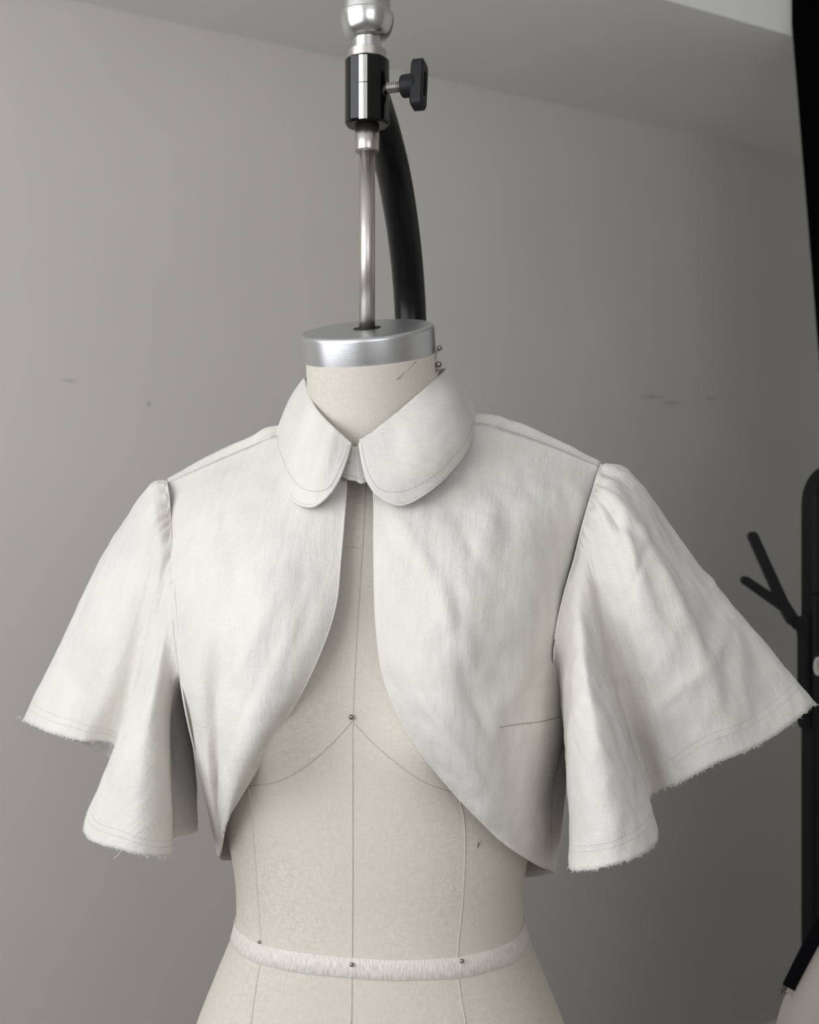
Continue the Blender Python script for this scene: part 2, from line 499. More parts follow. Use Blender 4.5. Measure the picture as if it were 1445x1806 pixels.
bm = lathe(bmesh.new(), [(0.0123, zr(92)), (0.0123, zr(70)), (0.0145, zr(69)), (0.0175, zr(65)), (0.0200, zr(58)), (0.0217, zr(49)), (0.0226, zr(40)), (0.0229, zr(33)), (0.0229, zr(27)), (0.0222, zr(25)),
                         (0.0208, zr(24)), (0.0205, zr(12)), (0.0203, zr(-60)), (0.0185, zr(-75)), (0.012, zr(-80))], (RX, RY, 0), seg=64)
f_ = sharp(obj('finial', bm, M['aluminium_turned'], stand), 30); f_['label'] = 'polished silver bell-shaped finial above the black clamp'
# thumb screw
ax = Vector((0.955, -0.29, 0.0)).normalized()
so = Vector((RX, RY, zr(159)))
bm = bmesh.new()
prof = []
for i in range(22):
    prof.append((0.0047 if i % 2 else 0.0041, 0.016 + i * 0.00082))
lathe(bm, prof, so, ax, 24)
screw = sharp(obj('clamp_screw', bm, M['steel'], stand), 20)
bm = lathe(bmesh.new(), [(0.0086, 0.0310), (0.0096, 0.0322), (0.0100, 0.0425), (0.0096, 0.0435)], so, ax, 32)
ay = Vector((0, 0, 1)); az = ax.cross(ay).normalized()
out = []
# two rounded wings: outline in the plane across the screw axis
for k in range(40):
    a = 2 * PI * k / 40
    cy = 0.0135 if math.sin(a) >= 0 else -0.0135
    out.append((0.0085 * math.copysign(abs(math.cos(a)) ** 0.6, math.cos(a)), cy + 0.0078 * math.copysign(abs(math.sin(a)) ** 0.6, math.sin(a))))
tz = [az * math.cos(0.15) + ay * math.sin(0.15), ay * math.cos(0.15) - az * math.sin(0.15)]
for d0, d1, s0, s1 in ((0.0405, 0.0418, 0.90, 1.0), (0.0418, 0.0500, 1.0, 1.0), (0.0500, 0.0513, 1.0, 0.88)):
    fa = [bm.verts.new(so + ax * d0 + tz[0] * x * s0 + tz[1] * y * s0) for x, y in out]
    fb = [bm.verts.new(so + ax * d1 + tz[0] * x * s1 + tz[1] * y * s1) for x, y in out]
    for i in range(40): bm.faces.new((fa[i], fa[(i + 1) % 40], fb[(i + 1) % 40], fb[i]))
    if d0 == 0.0405: bm.faces.new(fa[::-1])
    if d0 == 0.0500: last = fb
ins = [bm.verts.new(so + ax * 0.0513 + tz[0] * x * 0.5 + tz[1] * y * 0.5) for x, y in out]
inb = [bm.verts.new(so + ax * 0.0465 + tz[0] * x * 0.45 + tz[1] * y * 0.45) for x, y in out]
for i in range(40):
    j = (i + 1) % 40
    bm.faces.new((last[i], last[j], ins[j], ins[i])); bm.faces.new((ins[i], ins[j], inb[j], inb[i]))
bm.faces.new(inb)
kn = sharp(obj('wing_knob', bm, M['black_plastic'], screw), 35)
# gooseneck pole
ga = [Vector((PX0, PY0, 0.03)), Vector((PX0, PY0, 0.8)), Vector((PX0, PY0, H + 0.10)), Vector((PX0, PY0, H + 0.17)), Vector((PX0 - 0.002, PY0 - 0.008, H + 0.225)),
      Vector((PX0 - 0.007, PY0 - 0.040, H + 0.275)), Vector((PX0 - 0.016, PY0 - 0.095, H + 0.322)), Vector((PX0 - 0.027, PY0 - 0.165, H + 0.350)), Vector((RX + 0.001, RY + 0.012, H + 0.362))]
pp = [spline(ga, i / 90) for i in range(91)]
obj('gooseneck_pole', tube(bmesh.new(), pp, 0.0165, 28), M['black_satin'], stand)
obj('stand_base', lathe(bmesh.new(), [(0.19, 0.001), (0.20, 0.006), (0.20, 0.014), (0.19, 0.02), (0.05, 0.028), (0.03, 0.05), (0.0175, 0.06)], (PX0, PY0, 0), seg=64), M['black_satin'], stand)

# ------------------------------------------------------------------ cloth surfaces from control nets
def nz(p, f): return noise.noise(Vector(p) * f)
class Cloth:
    """A woven surface through a net of control points (rows top to bottom); disp(u, v, p, n) gives the folds."""
    def __init__(s, rows, nu, nv, closed=False, disp=None, uref=0.0, edge=None):
        rows = [[Vector(p) for p in r] for r in rows]
        s.nu, s.nv, s.closed = nu, nv, closed
        cu = nu if closed else nu + 1
        s.cu = cu
        tmp = [[spline(r, i / nu, closed) for i in range(cu)] for r in rows]
        P = [[None] * cu for _ in range(nv + 1)]
        for i in range(cu):
            col = [t[i] for t in tmp]
            for j in range(nv + 1): P[j][i] = spline(col, j / nv)
        s.P = P
        if disp:
            N = s.normals()
            s.P = [[P[j][i] + N[j][i] * disp(i / nu, j / nv, P[j][i], N[j][i]) for i in range(cu)] for j in range(nv + 1)]
        if edge: edge(s)
        s.uref = uref
    def normals(s):
        P, cu, nv = s.P, s.cu, s.nv
        N = []
        for j in range(nv + 1):
            r = []
            for i in range(cu):
                if s.closed: a, b = P[j][(i + 1) % cu], P[j][i - 1]
                else: a, b = P[j][min(i + 1, cu - 1)], P[j][max(i - 1, 0)]
                c, d = P[min(j + 1, nv)][i], P[max(j - 1, 0)][i]
                n = (a - b).cross(c - d)
                r.append(n.normalized() if n.length > 1e-12 else Vector((0, -1, 0)))
            N.append(r)
        return N
    def at(s, u, v):
        x, y = u * s.nu, min(max(v, 0), 1) * s.nv
        i, j = int(math.floor(x)), min(int(y), s.nv - 1); fx, fy = x - i, y - j
        g = lambda a, b: s.P[b][a % s.cu if s.closed else min(max(a, 0), s.cu - 1)]
        return (g(i, j) * (1 - fx) + g(i + 1, j) * fx) * (1 - fy) + (g(i, j + 1) * (1 - fx) + g(i + 1, j + 1) * fx) * fy
    def build(s, name, m, parent, thick=0.0009, side=0.0, grain=False):
        me = bpy.data.meshes.new(name)
        cu, nv = s.cu, s.nv
        verts = [p for r in s.P for p in r]
        faces, uvs = [], []
        nf = s.nu
        # arc length coordinates for the weave
        i0 = int(s.uref * s.nu)
        U = []
        for j in range(nv + 1):
            acc = [0.0]
            for i in range(nf): acc.append(acc[-1] + (s.P[j][(i + 1) % cu] - s.P[j][i]).length)
            U.append([a - acc[i0] for a in acc])
        V = [[0.0] * (nf + 1) for _ in range(nv + 1)]
        for i in range(nf + 1):
            for j in range(1, nv + 1): V[j][i] = V[j - 1][i] + (s.P[j][i % cu] - s.P[j - 1][i % cu]).length
        if grain:                                     # cut on the straight grain: the weave hangs vertical
            for j in range(nv + 1):
                for i in range(nf + 1):
                    q = s.P[j][i]; U[j][i] = q.x * CP + q.y * SP; V[j][i] = -q.z
        for j in range(nv):
            for i in range(nf):
                k = (i + 1) % cu
                faces.append((j * cu + i, j * cu + k, (j + 1) * cu + k, (j + 1) * cu + i))
                uvs += [(U[j][i], V[j][i]), (U[j][i + 1], V[j][i + 1]), (U[j + 1][i + 1], V[j + 1][i + 1]), (U[j + 1][i], V[j + 1][i])]
        me.from_pydata(verts, [], faces)
        uvl = me.uv_layers.new(name='weave')
        uvl.data.foreach_set('uv', [c for q in uvs for c in q])
        me.polygons.foreach_set('use_smooth', [True] * len(me.polygons))
        me.materials.append(m)
        o = bpy.data.objects.new(name, me); C.objects.link(o)
        if parent is not None:
            o.parent = parent; o.matrix_parent_inverse = Matrix.Translation(-parent.location)
        md = o.modifiers.new('thickness', 'SOLIDIFY'); md.thickness = thick; md.offset = side
        return o
    def stitches(s, path, n, r=0.00035, off=0.0005, sgn=1):
        """dashes along a (u, v) path on the surface."""
        N = s.normals(); bm = bmesh.new()
        pts = [Vector((a, b, 0)) for a, b in path]
        def pos(t):
            q = spline(pts, t)
            nn = N[int(round(min(max(q.y, 0), 1) * s.nv))][int(round(q.x * s.nu)) % s.cu]
            return s.at(q.x, q.y) + nn * off * sgn
        for k in range(n):
            t0 = k / n; t1 = (k + 0.66) / n
            tube(bm, [pos(t0), pos((t0 + t1) / 2), pos(t1)], r, 4)
        return bm

def bump1(x, w): return math.exp(-(x / w) ** 2)
def crease(u, v, u0, v0, u1, v1, w):
    """distance based profile of a straight fold in surface coordinates."""
    du, dv = u1 - u0, v1 - v0
    L2 = du * du + dv * dv
    t = ((u - u0) * du + (v - v0) * dv) / L2
    tt = min(max(t, 0), 1)
    d = math.hypot(u - u0 - du * tt, v - v0 - dv * tt)
    return math.exp(-(d / w) ** 2) * (1 if 0 <= t <= 1 else math.exp(-((t - tt) * math.sqrt(L2) / w) ** 2)) * math.sin(PI * (0.1 + 0.8 * tt))
def rumple(p, amp):
    a = nz(p, 13); b = nz((p.x * 1.3 + 7, p.y, p.z * 0.6), 30); c = nz((p.x + 3, p.y + 5, p.z * 0.8), 55)
    return amp * (a + 0.7 * (0.5 - 2 * abs(b)) + 0.45 * (0.4 - 1.6 * abs(c)))

jacket = thing('cropped_jacket', 'unfinished cropped white herringbone jacket with rounded collar and raw flared sleeves, on the dress form', 'jacket', loc2w(0, 0, -0.28))
COT = M['cotton']

# --- front panels
LF = [
 [(612, 843, -.076), (570, 825, -.070), (525, 798, -.040), (490, 770, .006), (440, 789, .012), (370, 819, .016), (295, 853, .018)],
 [(609, 895, -.086), (570, 893, -.088), (520, 890, -.084), (465, 888, -.074), (410, 890, -.060), (350, 893, -.042), (296, 905, -.012)],
 [(602, 980, -.104), (560, 982, -.110), (510, 984, -.113), (455, 986, -.109), (400, 987, -.096), (350, 988, -.082), (300, 988, -.050)],
 [(590, 1080, -.122), (545, 1088, -.134), (495, 1092, -.141), (445, 1095, -.138), (395, 1098, -.121), (350, 1100, -.112), (306, 1100, -.085)],
 [(548, 1190, -.133), (512, 1198, -.145), (470, 1203, -.151), (430, 1206, -.147), (390, 1206, -.129), (352, 1203, -.130), (318, 1195, -.112)],
 [(493, 1288, -.133), (467, 1294, -.146), (440, 1298, -.149), (412, 1300, -.142), (386, 1300, -.126), (360, 1294, -.127), (335, 1280, -.104)],
 [(434, 1388, -.116), (421, 1393, -.124), (408, 1396, -.124), (396, 1397, -.117), (384, 1396, -.100), (371, 1392, -.104), (358, 1385, -.078)],
 [(398, 1446, -.100), (396, 1462, -.096), (394, 1476, -.088), (392, 1488, -.077), (390, 1498, -.062), (388, 1507, -.042), (386, 1513, -.012)]]
RF = [
 [(658, 846, -.076), (705, 832, -.066), (770, 792, -.034), (835, 748, .006), (905, 763, .012), (980, 790, .016), (1060, 824, .018)],
 [(660, 895, -.088), (702, 896, -.091), (752, 894, -.089), (812, 890, -.080), (880, 885, -.068), (960, 884, -.050), (1040, 893, -.014)],
 [(660, 985, -.108), (705, 990, -.115), (760, 990, -.118), (820, 990, -.115), (885, 988, -.101), (950, 985, -.078), (1011, 985, -.034)],
 [(664, 1105, -.128), (705, 1110, -.140), (755, 1112, -.148), (810, 1112, -.146), (870, 1108, -.128), (930, 1103, -.105), (986, 1100, -.066)],
 [(680, 1205, -.136), (716, 1212, -.149), (760, 1217, -.157), (812, 1219, -.154), (868, 1216, -.134), (930, 1208, -.106), (992, 1188, -.052)],
 [(728, 1305, -.138), (760, 1310, -.151), (800, 1315, -.156), (845, 1317, -.149), (895, 1313, -.129), (948, 1300, -.100), (1001, 1270, -.030)],
 [(805, 1402, -.124), (828, 1410, -.133), (855, 1417, -.135), (884, 1421, -.128), (915, 1419, -.111), (946, 1408, -.078), (976, 1385, -.016)],
 [(885, 1483, -.105), (899, 1495, -.100), (914, 1506, -.092), (930, 1516, -.080), (946, 1525, -.064), (959, 1531, -.046), (970, 1534, -.026)]]
CRL = [(0.45, 0.10, 0.62, 0.22, 0.05, -0.0025), (0.2, 0.30, 0.55, 0.75, 0.06, 0.0022), (0.35, 0.35, 0.65, 0.62, 0.05, -0.0018), (0.6, 0.2, 0.75, 0.42, 0.05, -0.002), (0.70, 0.15, 0.55, 0.45, 0.04, 0.0018), (0.1, 0.3, 0.25, 0.55, 0.05, 0.0016)]
CRR = [(0.12, 0.16, 0.34, 0.30, 0.035, -0.0022), (0.30, 0.28, 0.62, 0.55, 0.035, -0.0022), (0.45, 0.30, 0.60, 0.72, 0.035, 0.0022), (0.62, 0.08, 0.74, 0.24, 0.045, 0.0025), (0.75, 0.05, 0.55, 0.30, 0.04, -0.002),
       (0.85, 0.52, 0.62, 0.66, 0.05, -0.003), (0.80, 0.60, 0.60, 0.82, 0.05, 0.0028), (0.35, 0.15, 0.75, 0.19, 0.03, 0.0016), (0.10, 0.40, 0.38, 0.62, 0.04, 0.002), (0.2, 0.5, 0.45, 0.85, 0.04, -0.0016)]
def front_disp(cr_, sgn, amp):
    def f(u, v, p, n):
        fade = min(1, v * 8) * min(1, (1 - v) * 10) * min(1, u * 10) * min(1, (1 - u) * 12)
        d = sum(a * crease(u, v, u0, v0, u1, v1, w) for u0, v0, u1, v1, w, a in cr_)
        return sgn * (d + rumple(p, amp)) * fade
    return f
clf = Cloth([[L(*p) for p in r] for r in LF], 64, 110, disp=front_disp(CRL, -1, 0.0013))
crf = Cloth([[L(*p) for p in r] for r in RF], 64, 110, disp=front_disp(CRR, 1, 0.0018))
clf.build('front_panel', COT, jacket, 0.0016, 0.0, True)
crf.build('front_panel', COT, jacket, 0.0016, 0.0, True)
# rolled front edges
for c, m0 in ((clf, 0), (crf, 0)):
    pts = [c.at(0.004, k / 100) for k in range(101)]
    obj('rolled_edge', tube(bmesh.new(), pts, 0.0011, 8), COT, jacket)
# bust darts: thin sewn ridges with a dark line under them
def dart(c, path, r, m):
    pts = [Vector((a, b, 0)) for a, b in path]; w = []
    N = c.normals()
    for k in range(21):
        q = spline(pts, k / 20); p = c.at(q.x, q.y); nn = N[int(q.y * c.nv)][min(int(q.x * c.nu), c.cu - 1)]
        w.append(p + (nn if nn.y < 0 else -nn) * 0.0004)
    return obj('bust_dart', tube(bmesh.new(), w, r, 6), m, jacket)
dart(clf, [(0.80, 0.694), (0.9, 0.693), (1.0, 0.69)], 0.0006, M['thread'])
dart(crf, [(0.64, 0.668), (0.8, 0.672), (1.0, 0.70)], 0.0007, M['bust_stitch'])

# --- back panel
BK = [
 [(295, 853, .018), (370, 818, .019), (440, 788, .018), (492, 769, .012), (655, 748, .072), (833, 748, .012), (905, 762, .018), (980, 789, .019), (1060, 823, .018)],
 [(297, 853, .038), (371, 815, .044), (441, 785, .044), (500, 765, .050), (655, 765, .082), (825, 747, .045), (903, 759, .044), (977, 788, .044), (1057, 826, .038)],
 [(303, 960, .060), (370, 950, .090), (450, 950, .110), (550, 950, .120), (655, 950, .120), (760, 950, .120), (860, 950, .105), (950, 950, .085), (1028, 960, .060)],
 [(318, 1195, -.112), (345, 1195, .040), (440, 1195, .110), (550, 1195, .130), (655, 1195, .130), (770, 1195, .130), (880, 1195, .110), (998, 1195, .040), (992, 1188, -.052)],
 [(358, 1385, -.078), (372, 1390, .035), (450, 1395, .100), (550, 1395, .120), (655, 1395, .120), (770, 1395, .120), (880, 1395, .100), (991, 1392, .035), (976, 1385, -.016)],
 [(386, 1513, -.012), (398, 1518, .030), (460, 1510, .085), (550, 1500, .105), (655, 1500, .105), (770, 1500, .105), (890, 1545, .075), (974, 1541, .020), (970, 1534, -.026)]]
cbk = Cloth([[L(*p) for p in r] for r in BK], 80, 70, disp=lambda u, v, p, n: rumple(p, 0.001) * min(1, u * 12) * min(1, (1 - u) * 12) * min(1, v * 6))
cbk.build('back_panel', COT, jacket, 0.0014, 0.0)

# --- sleeves (closed nets: shoulder point, round the front, under the arm, up the back)
LS = [
 [(293, 850, .018), (262, 862, .020), (190, 965, .010), (115, 1122, .000), (40, 1270, -.005)],
 [(294, 870, -.004), (263, 890, -.018), (205, 1000, -.033), (147, 1150, -.043), (83, 1290, -.048)],
 [(297, 910, -.018), (273, 938, -.042), (235, 1055, -.056), (195, 1190, -.060), (142, 1307, -.058)],
 [(299, 950, -.036), (282, 988, -.056), (258, 1105, -.062), (232, 1230, -.056), (205, 1325, -.045)],
 [(302, 1000, -.054), (287, 1050, -.064), (255, 1180, -.088), (205, 1325, -.104), (148, 1460, -.110)],
 [(306, 1060, -.076), (294, 1115, -.086), (272, 1235, -.112), (245, 1370, -.136), (222, 1500, -.146)],
 [(312, 1130, -.096), (305, 1180, -.090), (297, 1275, -.092), (297, 1390, -.112), (297, 1508, -.122)],
 [(317, 1175, -.106), (311, 1212, -.078), (303, 1290, -.052), (303, 1390, -.052), (304, 1480, -.048)],
 [(319, 1190, -.085), (328, 1240, -.010), (338, 1305, .000), (346, 1385, .010), (347, 1462, .012)],
 [(318, 1180, .030), (318, 1230, .045), (310, 1300, .055), (300, 1380, .066), (280, 1430, .070)],
 [(310, 1080, .050), (290, 1120, .068), (258, 1200, .088), (225, 1290, .098), (198, 1340, .098)],
 [(300, 960, .050), (275, 990, .068), (218, 1080, .074), (165, 1195, .074), (120, 1300, .068)],
 [(295, 890, .038), (265, 900, .048), (198, 985, .048), (128, 1128, .042), (62, 1276, .036)]]
RS = [
 [(1062, 822, .018), (1112, 836, .018), (1204, 952, .008), (1315, 1098, .000), (1436, 1243, -.005)],
 [(1058, 836, .000), (1098, 862, -.028), (1172, 985, -.046), (1265, 1150, -.050), (1352, 1305, -.046)],
 [(1050, 864, -.012), (1080, 896, -.050), (1138, 1010, -.078), (1207, 1180, -.082), (1264, 1345, -.076)],
 [(1041, 893, -.020), (1062, 932, -.056), (1102, 1050, -.080), (1152, 1220, -.080), (1197, 1380, -.070)],
 [(1029, 935, -.030), (1044, 988, -.058), (1068, 1105, -.072), (1103, 1265, -.066), (1142, 1408, -.052)],
 [(1017, 985, -.038), (1031, 1032, -.074), (1062, 1160, -.102), (1107, 1320, -.118), (1158, 1485, -.124)],
 [(1001, 1040, -.058), (1013, 1092, -.094), (1036, 1220, -.136), (1064, 1370, -.156), (1088, 1524, -.162)],
 [(985, 1110, -.070), (993, 1162, -.084), (1003, 1262, -.112), (1006, 1390, -.128), (1007, 1533, -.134)],
 [(980, 1172, -.066), (988, 1205, -.040), (1000, 1275, -.034), (1014, 1385, -.028), (1030, 1500, -.026)],
 [(985, 1180, .030), (1010, 1230, .040), (1030, 1290, .050), (1060, 1380, .060), (1090, 1440, .060)],
 [(1000, 1080, .050), (1050, 1130, .068), (1110, 1200, .088), (1170, 1290, .098), (1230, 1335, .098)],
 [(1030, 960, .050), (1090, 1000, .068), (1170, 1080, .078), (1260, 1180, .078), (1340, 1275, .068)],
 [(1052, 880, .038), (1105, 900, .048), (1190, 985, .048), (1300, 1120, .042), (1410, 1238, .030)]]
for c in LS[1:9]: c[0] = (c[0][0] + 3, c[0][1], c[0][2] - .004)
for c in RS[1:9]: c[0] = (c[0][0] - 3, c[0][1], c[0][2] - .004)
def rows_of(cols):
    return [[L(*c[k]) for c in cols] for k in range(len(cols[0]))]
CSL = [(0.06, 0.25, 0.10, 0.75, 0.03, -0.002), (0.13, 0.2, 0.16, 0.6, 0.03, 0.002), (0.08, 0.7, 0.16, 0.78, 0.03, 0.0015), (0.02, 0.82, 0.14, 0.86, 0.035, -0.002)]
CSR = [(0.155, 0.08, 0.10, 0.45, 0.022, 0.0045), (0.10, 0.40, 0.115, 0.80, 0.020, 0.0055), (0.115, 0.76, 0.12, 1.0, 0.020, 0.003), (0.06, 0.42, 0.20, 0.50, 0.016, -0.0018), (0.02, 0.70, 0.12, 0.78, 0.018, 0.0026),
       (0.12, 0.78, 0.26, 0.80, 0.016, 0.002), (0.19, 0.05, 0.20, 0.32, 0.018, 0.0028), (0.24, 0.04, 0.22, 0.22, 0.015, 0.0022), (0.07, 0.06, 0.05, 0.26, 0.022, -0.003), (0.03, 0.80, 0.06, 0.97, 0.02, -0.003),
       (0.055, 0.78, 0.09, 0.96, 0.018, 0.003), (0.18, 0.26, 0.13, 0.40, 0.02, -0.003), (0.14, 0.30, 0.16, 0.42, 0.02, 0.003), (0.15, 0.55, 0.17, 0.9, 0.03, -0.002), (0.04, 0.3, 0.08, 0.6, 0.02, 0.002)]
def sleeve_disp(crs, sgn, gather, amp):
    def f(u, v, p, n):
        d = sum(a * crease(u, v, u0, v0, u1, v1, w) for u0, v0, u1, v1, w, a in crs)
        g = gather * math.sin(u * 2 * PI * 26 + 2 * math.sin(u * 40)) * math.exp(-v * 11) * min(1, v * 40) * (1 if u < 0.33 or u > 0.88 else 0.15)
        return sgn * (d + g + rumple(p, amp)) * min(1, v * 25 + 0.05)
    return f
def fray(c):
    for i in range(c.cu):
        a = c.P[c.nv][i]; b = c.P[c.nv - 1][i]
        c.P[c.nv][i] = a + (a - b).normalized() * (0.0011 * nz((i * 0.9, 3.1, 0), 1.0) + 0.0008 * random.random())
csl = Cloth(rows_of(LS), 234, 90, True, sleeve_disp(CSL, -1, 0.0020, 0.0012), 0.2, fray)
csr = Cloth(rows_of(RS), 234, 90, True, sleeve_disp(CSR, 1, 0.0026, 0.0022), 0.2, fray)
csl.build('sleeve', COT, jacket, 0.0009, 0.0)
csr.build('sleeve', COT, jacket, 0.0009, 0.0)
def hem_line(c, v, sgn):
    return c.stitches([(u, v + 0.004 * math.sin(u * 31)) for u in [k / 60 - 0.07 for k in range(61)]], 250, 0.00028, 0.0004, sgn)
for c, sgn, vv in ((csl, -1, (0.945, 0.965)), (csr, 1, (0.930, 0.947))):
    for v in vv: obj('hem_stitching', hem_line(c, v, sgn), M['thread'], jacket, kind='stuff')
# armhole seam ridges
for c in (csl, csr):
    pts = [c.at(u, 0.0) for u in [k / 120 - 0.10 for k in range(80)]]
    obj('armhole_seam', tube(bmesh.new(), pts, 0.0010, 8), COT, jacket)
# frayed fibres of the raw hems
def fibre(bm, c, u, ln, sw):
    p = c.at(u, 1.0); d = (p - c.at(u, 0.97)).normalized()
    side = Vector((random.uniform(-1, 1), random.uniform(-0.5, 0.5), random.uniform(-0.3, 0.3))) * sw
    pts = [p - d * 0.001 + (d * t + side * t * t) * ln for t in (0, 0.35, 0.7, 1)]
    tube(bm, pts, [0.00022, 0.0002, 0.00016, 0.0001], 4)
for c in (csl, csr):
    bm = bmesh.new()
    for k in range(420): fibre(bm, c, random.random(), random.uniform(0.0010, 0.0027), 0.9)
    obj('frayed_fringe', bm, M['loose_thread'], jacket, kind='stuff')
def long_thread(pts, yl):
    q = [L(x, y, yl) for x, y in pts]
    obj('loose_thread', tube(bmesh.new(), [spline(q, k / 16) for k in range(17)], 0.00016, 5), M['loose_thread'], jacket)
long_thread([(1432, 1246), (1438, 1242), (1445, 1243)], -.005)
long_thread([(214, 1500), (209, 1507), (200, 1515)], -.146)
long_thread([(288, 1507), (290, 1513), (289, 1518)], -.125)
long_thread([(38, 1268), (34, 1264), (30, 1267)], -.005)

# --- collar: flap turned down over its own stand
CL = [
 [(618, 781, -.084), (611, 808, -.090), (600, 840, -.098), (585, 866, -.101)],
 [(605, 768, -.083), (596, 802, -.091), (583, 846, -.099), (570, 882, -.101)],
 [(590, 754, -.081), (577, 794, -.092), (563, 842, -.097), (550, 893, -.098)],
 [(574, 738, -.070), (556, 780, -.083), (540, 832, -.087), (524, 886, -.088)],
 [(556, 716, -.060), (536, 760, -.062), (520, 812, -.067), (507, 860, -.069)],
 [(545, 694, -.042), (523, 738, -.028), (506, 788, -.037), (494, 824, -.041)],
 [(540, 674, -.006), (518, 714, .005), (498, 762, .000), (490, 790, .000)],
 [(550, 664, .045), (527, 700, .052), (510, 745, .055), (502, 766, .055)],
 [(655, 655, .068), (655, 690, .080), (655, 735, .088), (655, 760, .092)],
 [(775, 649, .045), (800, 684, .050), (818, 722, .052), (823, 744, .052)],
 [(784, 653, .012), (807, 690, .000), (826, 735, -.004), (834, 757, -.004)],
 [(773, 664, -.020), (795, 710, -.042), (815, 762, -.052), (823, 792, -.050)],
 [(745, 690, -.052), (768, 740, -.071), (785, 795, -.080), (793, 832, -.078)],
 [(708, 722, -.072), (730, 770, -.087), (748, 825, -.094), (757, 865, -.094)],
 [(676, 748, -.081), (692, 790, -.090), (707, 842, -.100), (714, 889, -.100)],
 [(651, 767, -.083), (660, 805, -.092), (672, 849, -.100), (685, 884, -.101)],
 [(634, 776, -.084), (640, 810, -.090), (649, 846, -.097), (662, 869, -.100)]]
def collar_disp(u, v, p, n):
    return 0.0010 * math.sin(PI * min(v * 1.15, 1)) + rumple(p, 0.0006)
ccl = Cloth(rows_of(CL), 150, 30, disp=collar_disp)
ccl.build('collar', COT, jacket, 0.0024, 0.0)
for path in ([(0.012, 0.10), (0.018, 0.5), (0.045, 0.78), (0.12, 0.83), (0.25, 0.83), (0.4, 0.83)], [(0.988, 0.10), (0.982, 0.5), (0.955, 0.78), (0.88, 0.83), (0.75, 0.83), (0.6, 0.83)]):
    obj('collar_stitching', ccl.stitches(path, 70, 0.00030, 0.0013, 1), M['thread'], jacket, kind='stuff')
# bound edge of the collar
ed = [ccl.at(0.0, k / 20) for k in range(20)] + [ccl.at(k / 140, 1.0) for k in range(141)] + [ccl.at(1.0, 1 - k / 20) for k in range(1, 20)]
obj('collar_edge', tube(bmesh.new(), ed, 0.00135, 8), COT, jacket)
ST = [[(618, 784, -.074), (626, 787, -.077), (635, 783, -.074), (730, 712, -.036), (766, 672, .006), (655, 668, .060), (546, 688, .008), (572, 742, -.036)],
      [(608, 815, -.079), (626, 818, -.081), (645, 817, -.079), (748, 752, -.042), (795, 712, .006), (655, 715, .068), (522, 735, .006), (556, 775, -.042)],
      [(600, 840, -.082), (626, 848, -.085), (654, 848, -.083), (768, 788, -.040), (828, 746, .006), (655, 752, .076), (496, 769, .006), (535, 800, -.040)]]
cst = Cloth([[L(*p) for p in r] for r in ST], 96, 14, True)
cst.build('collar_stand', COT, jacket, 0.0018, 0.0)
obj('stand_stitching', cst.stitches([(-0.04, 0.86), (0.06, 0.87), (0.13, 0.88), (0.25, 0.88)], 22, 0.0003, 0.0011, -1), M['thread'], jacket, kind='stuff')
obj('stand_stitching', cst.stitches([(0.02, 0.45), (0.06, 0.47)], 3, 0.0003, 0.0011, -1), M['bust_stitch'], jacket, kind='stuff')

# ------------------------------------------------------------------ waist tape and pins
bm = bmesh.new()
uvs = []
TN = 160
rows_ = []
for j, (dz, off) in enumerate(((-0.0080, 0.0003), (-0.0076, 0.0009), (0.0, 0.0010), (0.0076, 0.0009), (0.0080, 0.0003))):
    rr = []
    for i in range(TN):
        a = 2 * PI * i / TN
        z = -0.3615 + dz + 0.0012 * nz((math.cos(a) * 3, math.sin(a) * 3, dz * 40), 1.0)
        lo = next(k for k in range(len(RINGS) - 1) if RINGS[k + 1][0] > z)
        f = (z - RINGS[lo][0]) / (RINGS[lo + 1][0] - RINGS[lo][0])
        g = lambda k, c: RINGS[min(max(k, 0), len(RINGS) - 1)][c]
        r = tuple(cr(g(lo - 1, c), g(lo, c), g(lo + 1, c), g(lo + 2, c), f) for c in range(6))
        r = (z,) + r[1:]
        p = torso_pt(r, a); c0 = loc2w(0, 0, z)
        d = (p - c0); d.z = 0
        rr.append(bm.verts.new(p + d.normalized() * off))
    rows_.append(rr)
uvl = bm.loops.layers.uv.new('weave')
for j in range(4):
    for i in range(TN):
        f = bm.faces.new((rows_[j][i], rows_[j][(i + 1) % TN], rows_[j + 1][(i + 1) % TN], rows_[j + 1][i]))
        for lp, (a, b) in zip(f.loops, ((i, j), (i + 1, j), (i + 1, j + 1), (i, j + 1))): lp[uvl].uv = (a * 0.0046, b * 0.0044)
tp = obj('waist_tape', bm, M['tape'])
tag(tp, 'white twill tape pinned round the waist of the dress form', 'tape')

def pin(px, py, label, head=0.0021, ln=0.012, sink=0.010, lean=(0, 0), flat=False):
    p, n = hit(px, py)
    d = (n + Vector((lean[0], 0, lean[1]))).normalized()
    base = p + d * 0.0012
    t = thing('dressmaker_pin', label, 'pin', p, 'pins stuck in the dress form')
    bm = bmesh.new(); tube(bm, [p - d * sink, base + d * 0.001], 0.00035, 6); obj('pin_shaft', bm, M['pin'], t)
    bm = bmesh.new(); bmesh.ops.create_uvsphere(bm, u_segments=16, v_segments=10, radius=head, matrix=Matrix.Translation(base + d * head * 0.6)); obj('pin_head', bm, M['pin'], t)
pin(622, 1264, 'dark ball-headed pin at the centre bust where the stitched curves meet')
pin(460, 1661, 'small pin in the left end of the waist tape, by the left seam', 0.0013)
pin(622, 1700, 'round-headed pin in the middle of the waist tape, on the centre seam', 0.0018)
pin(813, 1694, 'round-headed pin in the waist tape on the right-hand seam', 0.0018)
